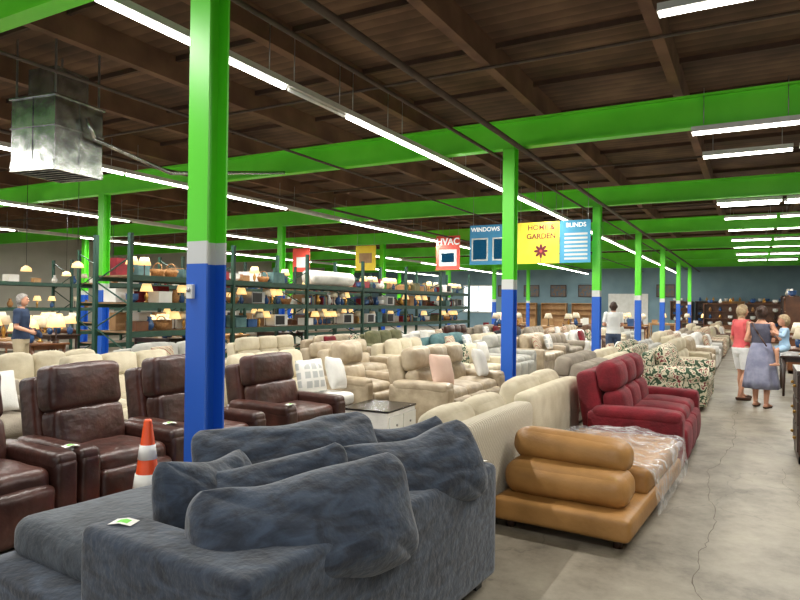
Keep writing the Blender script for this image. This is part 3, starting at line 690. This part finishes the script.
# ------------------------------------------------------------ cabinets
def cabinet(name,x,y,w,d,h,rot,mt,label,shelves=True,drawers=0,grp=None,fillit=False):
    rt=root(name,(x,y,0),rot,label,name.replace('_',' '),grp)
    K=(name,w,d,h)
    part(rt,'body',lambda:J(box(.03,d,h,(-w/2+.015,0,h/2)),box(.03,d,h,(w/2-.015,0,h/2)),box(w,.02,h,(0,d/2-.01,h/2)),box(w+.06,d+.04,.04,(0,0,h+.0)),box(w,d,.08,(0,0,.04)),*[box(w-.05,d-.03,.025,(0,0,z)) for z in ([h*.4,h*.58,h*.78] if shelves else [])]),mt,key=K,smooth=False)
    if drawers:
        dh=(h-.12)/drawers
        for i in range(drawers):
            for s in (-1,1):
                dr=part(rt,'drawer',lambda:rb(w/2-.05,.03,dh-.03,.006),mt,(s*w/4,-d/2,.1+dh*(i+.5)),key=('dr',w,dh),smooth=False)
                part(dr,'knob',lambda:ell((0,-.03,0),(.018,.018,.018),4),brass,key='knob')
    elif shelves:
        for s in (-1,1):
            dr=part(rt,'door',lambda:rb(w/2-.04,.02,h*.4-.1,.006),mt,(s*w/4,-d/2,.08+(h*.4-.08)/2),key=('dor',w,h),smooth=False)
            part(dr,'knob',lambda:ell((0,-.03,0),(.015,.015,.015),4),brass,(-s*(w/4-.08),0,0),key='knob2')
        if fillit:
            M=Matrix.Rotation(rot,3,'Z')
            for z in (h*.4,h*.58,h*.78,h+.02):
                for q in (-.3,0,.3):
                    p=M@Vector((q*w,-.04,0)); z_=z+.014
                    if random.random()<.5: bowls(x+p.x,y+p.y,z_)
                    else: vase(x+p.x,y+p.y,z_,.65)
for i,x in enumerate((-4.2,-2.7,-1.2,.3,1.8,3.3)):
    cabinet('china_cabinet',x,45.6,1.3,.5,2.1,0,[wood,dwood,lwood][i%3],'tall brown wooden hutch against the far wall',grp='hutches along the far wall',fillit=True)
for i,x in enumerate((-10.4,-12.6,-14.8)):
    cabinet('bookcase',x,45.6,1.8,.45,1.9,0,lwood,'light wooden shelving unit against the far wall',grp='hutches along the far wall')
cabinet('dresser',.66,8.3,.9,.5,.95,R(-90),dwood,'dark wooden dresser beside the main aisle',False,3)
cabinet('dresser',1.0,19.6,1.3,.5,.9,R(-90),wood,'brown wooden dresser beside the main aisle',False,3)
cabinet('bookcase',1.05,23.5,1.4,.45,2.0,R(-90),wood,'brown wooden bookcase beside the main aisle',fillit=True)
cabinet('china_cabinet',1.1,27.2,1.5,.5,2.1,R(-90),dwood,'dark wooden hutch beside the main aisle',fillit=True)
cabinet('bookcase',.4,36,1.6,.45,1.9,0,wood,'brown wooden bookcase facing the main aisle',fillit=True)
cabinet('bookcase',-1.6,38,1.6,.45,1.9,0,wood,'brown wooden bookcase facing the main aisle',fillit=True)
table(.85,14.6,.9,1.5,.76,dwood,'dark wooden dining table beside the aisle')
table(.95,17,.9,1.3,.76,wood,'brown wooden table beside the aisle')
lamp(.8,14.4,.76,False,.9); lamp(.9,17.2,.76,False,1)
for yy in (8.1,8.5): vase(.6,yy,.97,.7)
for i,(x,y) in enumerate(((-5,31),(-7.5,31),(-5.5,35),(-8.5,35),(-3,41),(-11.5,33),(-10,28.5),(-13,37),(-7.6,28.2),(-9.5,25.5),(-6.8,38.5),(-4.6,39.5))):
    table(x,y,1.5,.9,.78,[wood,dwood,lwood][i%3],'wooden dining table with stacked goods')
    for k in range(3):
        if (i+k)%2: cardbox(x-.45+.45*k,y,.78,.2)
        else: lamp(x-.45+.45*k,y,.78,(i+k)%3==0,1,'lamps on display tables')
frm=mat('picture_print',(120,90,60),(60,90,110),ns=6,bump=0,rough=.5)
for i,x in enumerate((-10.4,-12.4,-14.4,-16.4,-21.3,-5.2)):
    rt=root('framed_picture',(x,45.93,2.8),0,'framed picture hung on the blue-grey wall','picture','pictures on the far wall')
    part(rt,'frame',lambda:J(box(1.1,.05,.06,(0,0,.4)),box(1.1,.05,.06,(0,0,-.4)),box(.06,.05,.86,(-.55,0,0)),box(.06,.05,.86,(.55,0,0))),dwood,key='pf',smooth=False)
    part(rt,'print',lambda:box(1.05,.02,.78,(0,0,0)),frm,key='pp',smooth=False)
struct('door_1',J(box(2.4,.06,2.5,(0,0,1.25)),box(2.6,.08,.1,(0,0,2.55)),box(.1,.08,2.5,(-1.25,0,1.25)),box(.1,.08,2.5,(1.25,0,1.25)),box(.03,.09,2.5,(0,0,1.25))),ceram,'white double door in the far wall',(-7.6,45.95,0))
wglow=mat('daylight_window_pane',(220,232,240),(230,240,246),bump=0,emit=(225,238,255),es=1.6)
wf=struct('window_1',J(box(2.4,.08,.1,(0,0,1.0)),box(2.4,.08,.1,(0,0,-1.0)),box(.1,.08,2.1,(-1.2,0,0)),box(.1,.08,2.1,(1.2,0,0)),box(.06,.08,2.0,(0,0,0))),ceram,'white framed daylit window in the far wall',(-18.6,45.95,2.2))
ob('glass_pane',mesh('pane',box(2.3,.02,1.95),wglow,False),(0,.02,0),parent=wf)
# ------------------------------------------------------------ people
def hand(W,d,side,curl):
    W=Vector(W); d=Vector(d).normalized(); side=Vector(side).normalized(); nrm=d.cross(side).normalized()
    P=[rod(W,W+d*.05,.024,.03,10,True),rod(W+side*.02,W+side*.025+d*.075,.018,.017,8,True),rod(W-side*.02,W-side*.025+d*.07,.018,.016,8,True),rod(W,W+d*.075,.02,.018,8,True)]
    for i,L in enumerate((.065,.075,.07,.055)):
        s=W+side*(.03-.02*i)+d*.075
        m_=s+(d*math.cos(curl)+nrm*math.sin(curl))*L*.5; e=m_+(d*math.cos(curl*2.2)+nrm*math.sin(curl*2.2))*L*.5
        P+=[rod(s,m_,.0085,.008,8,True),rod(m_,e,.008,.007,8,True)]
    s=W+side*.028+d*.025; m_=s+(d*.6+side*.8)*.035; e=m_+(d*.9+side*.35+nrm*.3).normalized()*.03
    P+=[rod(s,m_,.012,.010,8,True),rod(m_,e,.010,.008,8,True)]
    return P
def human(name,label,loc,rotz,H,pose,cloth,hairmat,female=True,hair_bun=False,headscale=1,group=None,vox=.0085):
    s=H/1.72
    wid=.93 if female else 1.03
    J0=dict(shL=(.165*wid,0,1.40),elL=(.215,.03,1.13),wrL=(.20,-.06,.90),shR=(-.165*wid,0,1.40),elR=(-.215,.03,1.13),wrR=(-.20,-.06,.90),
            hipL=(.09,0,.88),knL=(.10,-.02,.49),anL=(.10,.02,.08),hipR=(-.09,0,.88),knR=(-.10,-.02,.49),anR=(-.10,.02,.08))
    J0.update(pose)
    hx=.175 if female else .165
    P=[rings([(0,0,.80,.09,.07),(0,0,.85,hx*.95,.115),(0,0.005,.93,hx,.125),(0,0,1.02,.145 if female else .155,.105),(0,0,1.10,.128 if female else .15,.095),(0,-.005,1.24,.148*wid,.112),(0,-.005,1.33,.165*wid,.11),(0,0,1.41,.15*wid,.085),(0,.005,1.45,.085,.065),(0,.005,1.49,.052,.053),(0,-.003,1.57,.05,.052)])]
    hs=headscale; hc=Vector((0,-.012,1.615+.04*(hs-1)))
    P+=[ell(hc,(.076*hs,.097*hs,.112*hs),10),ell((0,-.04*hs,1.565),(.055*hs,.062*hs,.058*hs),8),ell((0,-.112*hs,1.60),(.013,.02,.024),6),ell((0,-.1*hs,1.555),(.026,.012,.010),6),
        ell((.077*hs,.0,1.605),(.012,.024,.034),6),ell((-.077*hs,.0,1.605),(.012,.024,.034),6)]
    for S in 'LR':
        sh,el,wr=[Vector(J0[k+S]) for k in ('sh','el','wr')]
        P+=[ell(sh,(.056,.055,.058),8),rod(sh,el,.05*wid,.037,12,True),rod(el,el.lerp(wr,.35),.039,.038,12,True),rod(el.lerp(wr,.35),wr,.038,.025,12,True)]
        sg=1 if S=='L' else -1
        P+=hand(wr,wr-el,Vector((0,-1,0)) if abs((wr-el).normalized().y)<.7 else Vector((0,0,1)),pose.get('curl',.35)*sg)
        hp,kn,an=[Vector(J0[k+S]) for k in ('hip','kn','an')]
        P+=[rod(hp,hp.lerp(kn,.5),.088,.075,14,True),rod(hp.lerp(kn,.5),kn,.075,.054,14,True),rod(kn,kn.lerp(an,.35)+Vector((0,.012,0)),.053,.056,12,True),rod(kn.lerp(an,.35)+Vector((0,.012,0)),an,.055,.034,12,True)]
        P+=[rod(an+Vector((0,.03,-.04)),an+Vector((sg*.01,-.13,-.052)),.035,.03,10,True),rod(an,an+Vector((sg*.01,-.1,-.045)),.034,.03,10,True),rod(an+Vector((sg*.01,-.13,-.052)),an+Vector((sg*.015,-.18,-.056)),.034,.024,10,True)]
    V,F=J(*P)
    me=bpy.data.meshes.new('t'); me.from_pydata(V,[],F)
    o=bpy.data.objects.new('t',me); COL.objects.link(o)
    rm=o.modifiers.new('r','REMESH'); rm.mode='VOXEL'; rm.voxel_size=vox
    sm=o.modifiers.new('s','SMOOTH'); sm.factor=.5; sm.iterations=3
    bpy.context.view_layer.update()
    body=bpy.data.meshes.new_from_object(o.evaluated_get(bpy.context.evaluated_depsgraph_get()))
    bpy.data.objects.remove(o)
    rt=root(name,loc,rotz,label,'person',group); rt.scale=(s,s,s)
    body.materials.clear(); body.materials.append(skin); body.polygons.foreach_set('use_smooth',[True]*len(body.polygons))
    ob('body',body,parent=rt)
    vs=[v.co.copy() for v in body.vertices]; ns=[v.normal.copy() for v in body.vertices]
    def shell(nm,pred,off,mt,wr=0):
        mp={};VV=[];FF=[]
        for p in body.polygons:
            if pred(p.center):
                q=[]
                for i in p.vertices:
                    if i not in mp:
                        mp[i]=len(VV); c=vs[i]+ns[i]*off
                        if wr: c=c+ns[i]*(noise.noise(vs[i]*14)*wr)
                        VV.append(tuple(c))
                    q.append(mp[i])
                FF.append(tuple(q))
        if not FF: return
        me=bpy.data.meshes.new(nm); me.from_pydata(VV,[],FF); me.materials.append(mt); me.polygons.foreach_set('use_smooth',[True]*len(me.polygons))
        return ob(nm,me,parent=rt)
    for nm,pred,off,mt in cloth: shell(nm,pred,off,mt,.004)
    def hp(c):
        return c.z>1.50 and c.z>1.655+.9*(-c.y-.05)*1.0 - (0 if c.y<-.02 else .14+ (c.y+.02)*1.5) and not(c.y<-.085 and c.z<1.67)
    shell('hair',hp,.014*hs,hairmat)
    if hair_bun: part(rt,'hair_bun',ell((0,.11,1.66),(.045,.04,.045),8),hairmat)
    for sx in (-.03,.03): part(rt,'eye',ell((sx*hs,-.098*hs-.004,1.625),(.009,.006,.007),5),eyem)
    return rt
human('person','person in coral t-shirt and white shorts standing in the aisle',(-.20,12.95,0),R(125),1.68,
    dict(elR=(-.22,.0,1.13),wrR=(-.17,-.20,1.05),elL=(.22,.04,1.13),wrL=(.2,-.08,.92),knL=(.10,-.06,.49),anL=(.11,-.08,.08),anR=(-.10,.10,.08)),
    [('shirt',lambda c:(c.z<1.45 and c.z>.90 and (abs(c.x)<.19 and (c.z>1.16 or abs(c.x)<.165))) and not(abs(c.x)>.15 and c.z<1.0),.016,pinkc),
     ('shorts',lambda c:.56<c.z<.95 and abs(c.x)<.19 ,.018,whitec),
     ('shoe',lambda c:c.z<.055,.010,sandal)],haird)
rw=human('person','person in dark top and long lavender-grey skirt carrying a toddler',(.10,12.1,0),R(160),1.66,
    dict(elR=(-.31,.03,1.18),wrR=(-.31,-.19,1.08),elL=(.22,.05,1.14),wrL=(.0,-.22,1.14),knL=(.10,-.05,.49),anL=(.11,-.06,.08),anR=(-.10,.06,.08)),
    [('top',lambda c:.95<c.z<1.42 and abs(c.x)<.16 and c.y>-.16,.018,topc),('sandal',lambda c:c.z<.03,.010,sandal)],hairb,hair_bun=True)
part(rw,'skirt',rings([(0,0,1.10,.145,.115),(0,0,1.0,.18,.145),(0,0,.85,.215,.185),(0,0,.65,.24,.21),(0,0,.45,.265,.235),(0,0,.33,.28,.25),(0,0,.335,.265,.235),(0,0,.45,.25,.22)],48,.10,9),dressc)
part(rw,'shoulder_bag_strap',J(*[rod(a,b_,.012,seg=6) for a,b_ in (((.13,.07,1.44),(.0,.135,1.25)),((0,.135,1.25),(-.13,.13,1.05)))]),sandal)
human('person','toddler in pale blue outfit held on a hip',(.42,12.0,.50),R(-75),.98,
    dict(shL=(.14,0,1.38),shR=(-.14,0,1.38),elL=(.2,-.1,1.2),wrL=(.16,-.28,1.28),elR=(-.2,-.08,1.2),wrR=(-.16,-.26,1.24),knL=(.2,-.26,.80),anL=(.22,-.24,.45),knR=(-.2,-.26,.80),anR=(-.22,-.24,.45),hipL=(.09,0,.88),hipR=(-.09,0,.88)),
    [('romper',lambda c:.62<c.z<1.42 and abs(c.x)<.26 and c.y>-.2,.02,babyc)],haird,headscale=1.5)
human('person','person in white t-shirt and jeans browsing near a column',(-3.22,17.3,0),R(200),1.76,
    dict(elR=(-.23,-.02,1.14),wrR=(-.16,-.22,1.10),elL=(.23,-.02,1.14),wrL=(.14,-.24,1.12)),
    [('shirt',lambda c:.92<c.z<1.46 and (abs(c.x)<.17 or c.z>1.2),.018,whitec),('jeans',lambda c:.09<c.z<.96 and abs(c.x)<.2 and c.y>-.14,.016,denim),('shoe',lambda c:c.z<.07,.012,blackp)],hairb,female=False)
human('person','person in navy t-shirt standing sideways near lamp displays',(-11.5,6.75,0),R(130),1.72,
    dict(elR=(-.23,-.0,1.14),wrR=(-.18,-.22,1.06),elL=(.23,.02,1.14),wrL=(.16,-.20,1.02)),
    [('shirt',lambda c:.92<c.z<1.46 and (abs(c.x)<.17 or c.z>1.2),.02,navyc),('trousers',lambda c:.09<c.z<.96 and abs(c.x)<.2 and c.y>-.14,.016,khaki),('shoe',lambda c:c.z<.07,.012,blackp)],hairg,female=False)
# ------------------------------------------------------------ camera
cd=bpy.data.cameras.new('camera'); cam=bpy.data.objects.new('camera',cd); COL.objects.link(cam)
cd.lens=28.8; cd.sensor_width=36; cd.clip_end=200
cam.matrix_world=Matrix.Translation((0,0,1.6))@Matrix.Rotation(R(29),4,'Z')@Matrix.Rotation(R(90.5),4,'X')@Matrix.Rotation(R(.7),4,'Z')
scene.camera=cam
scene.view_settings.view_transform='Standard'
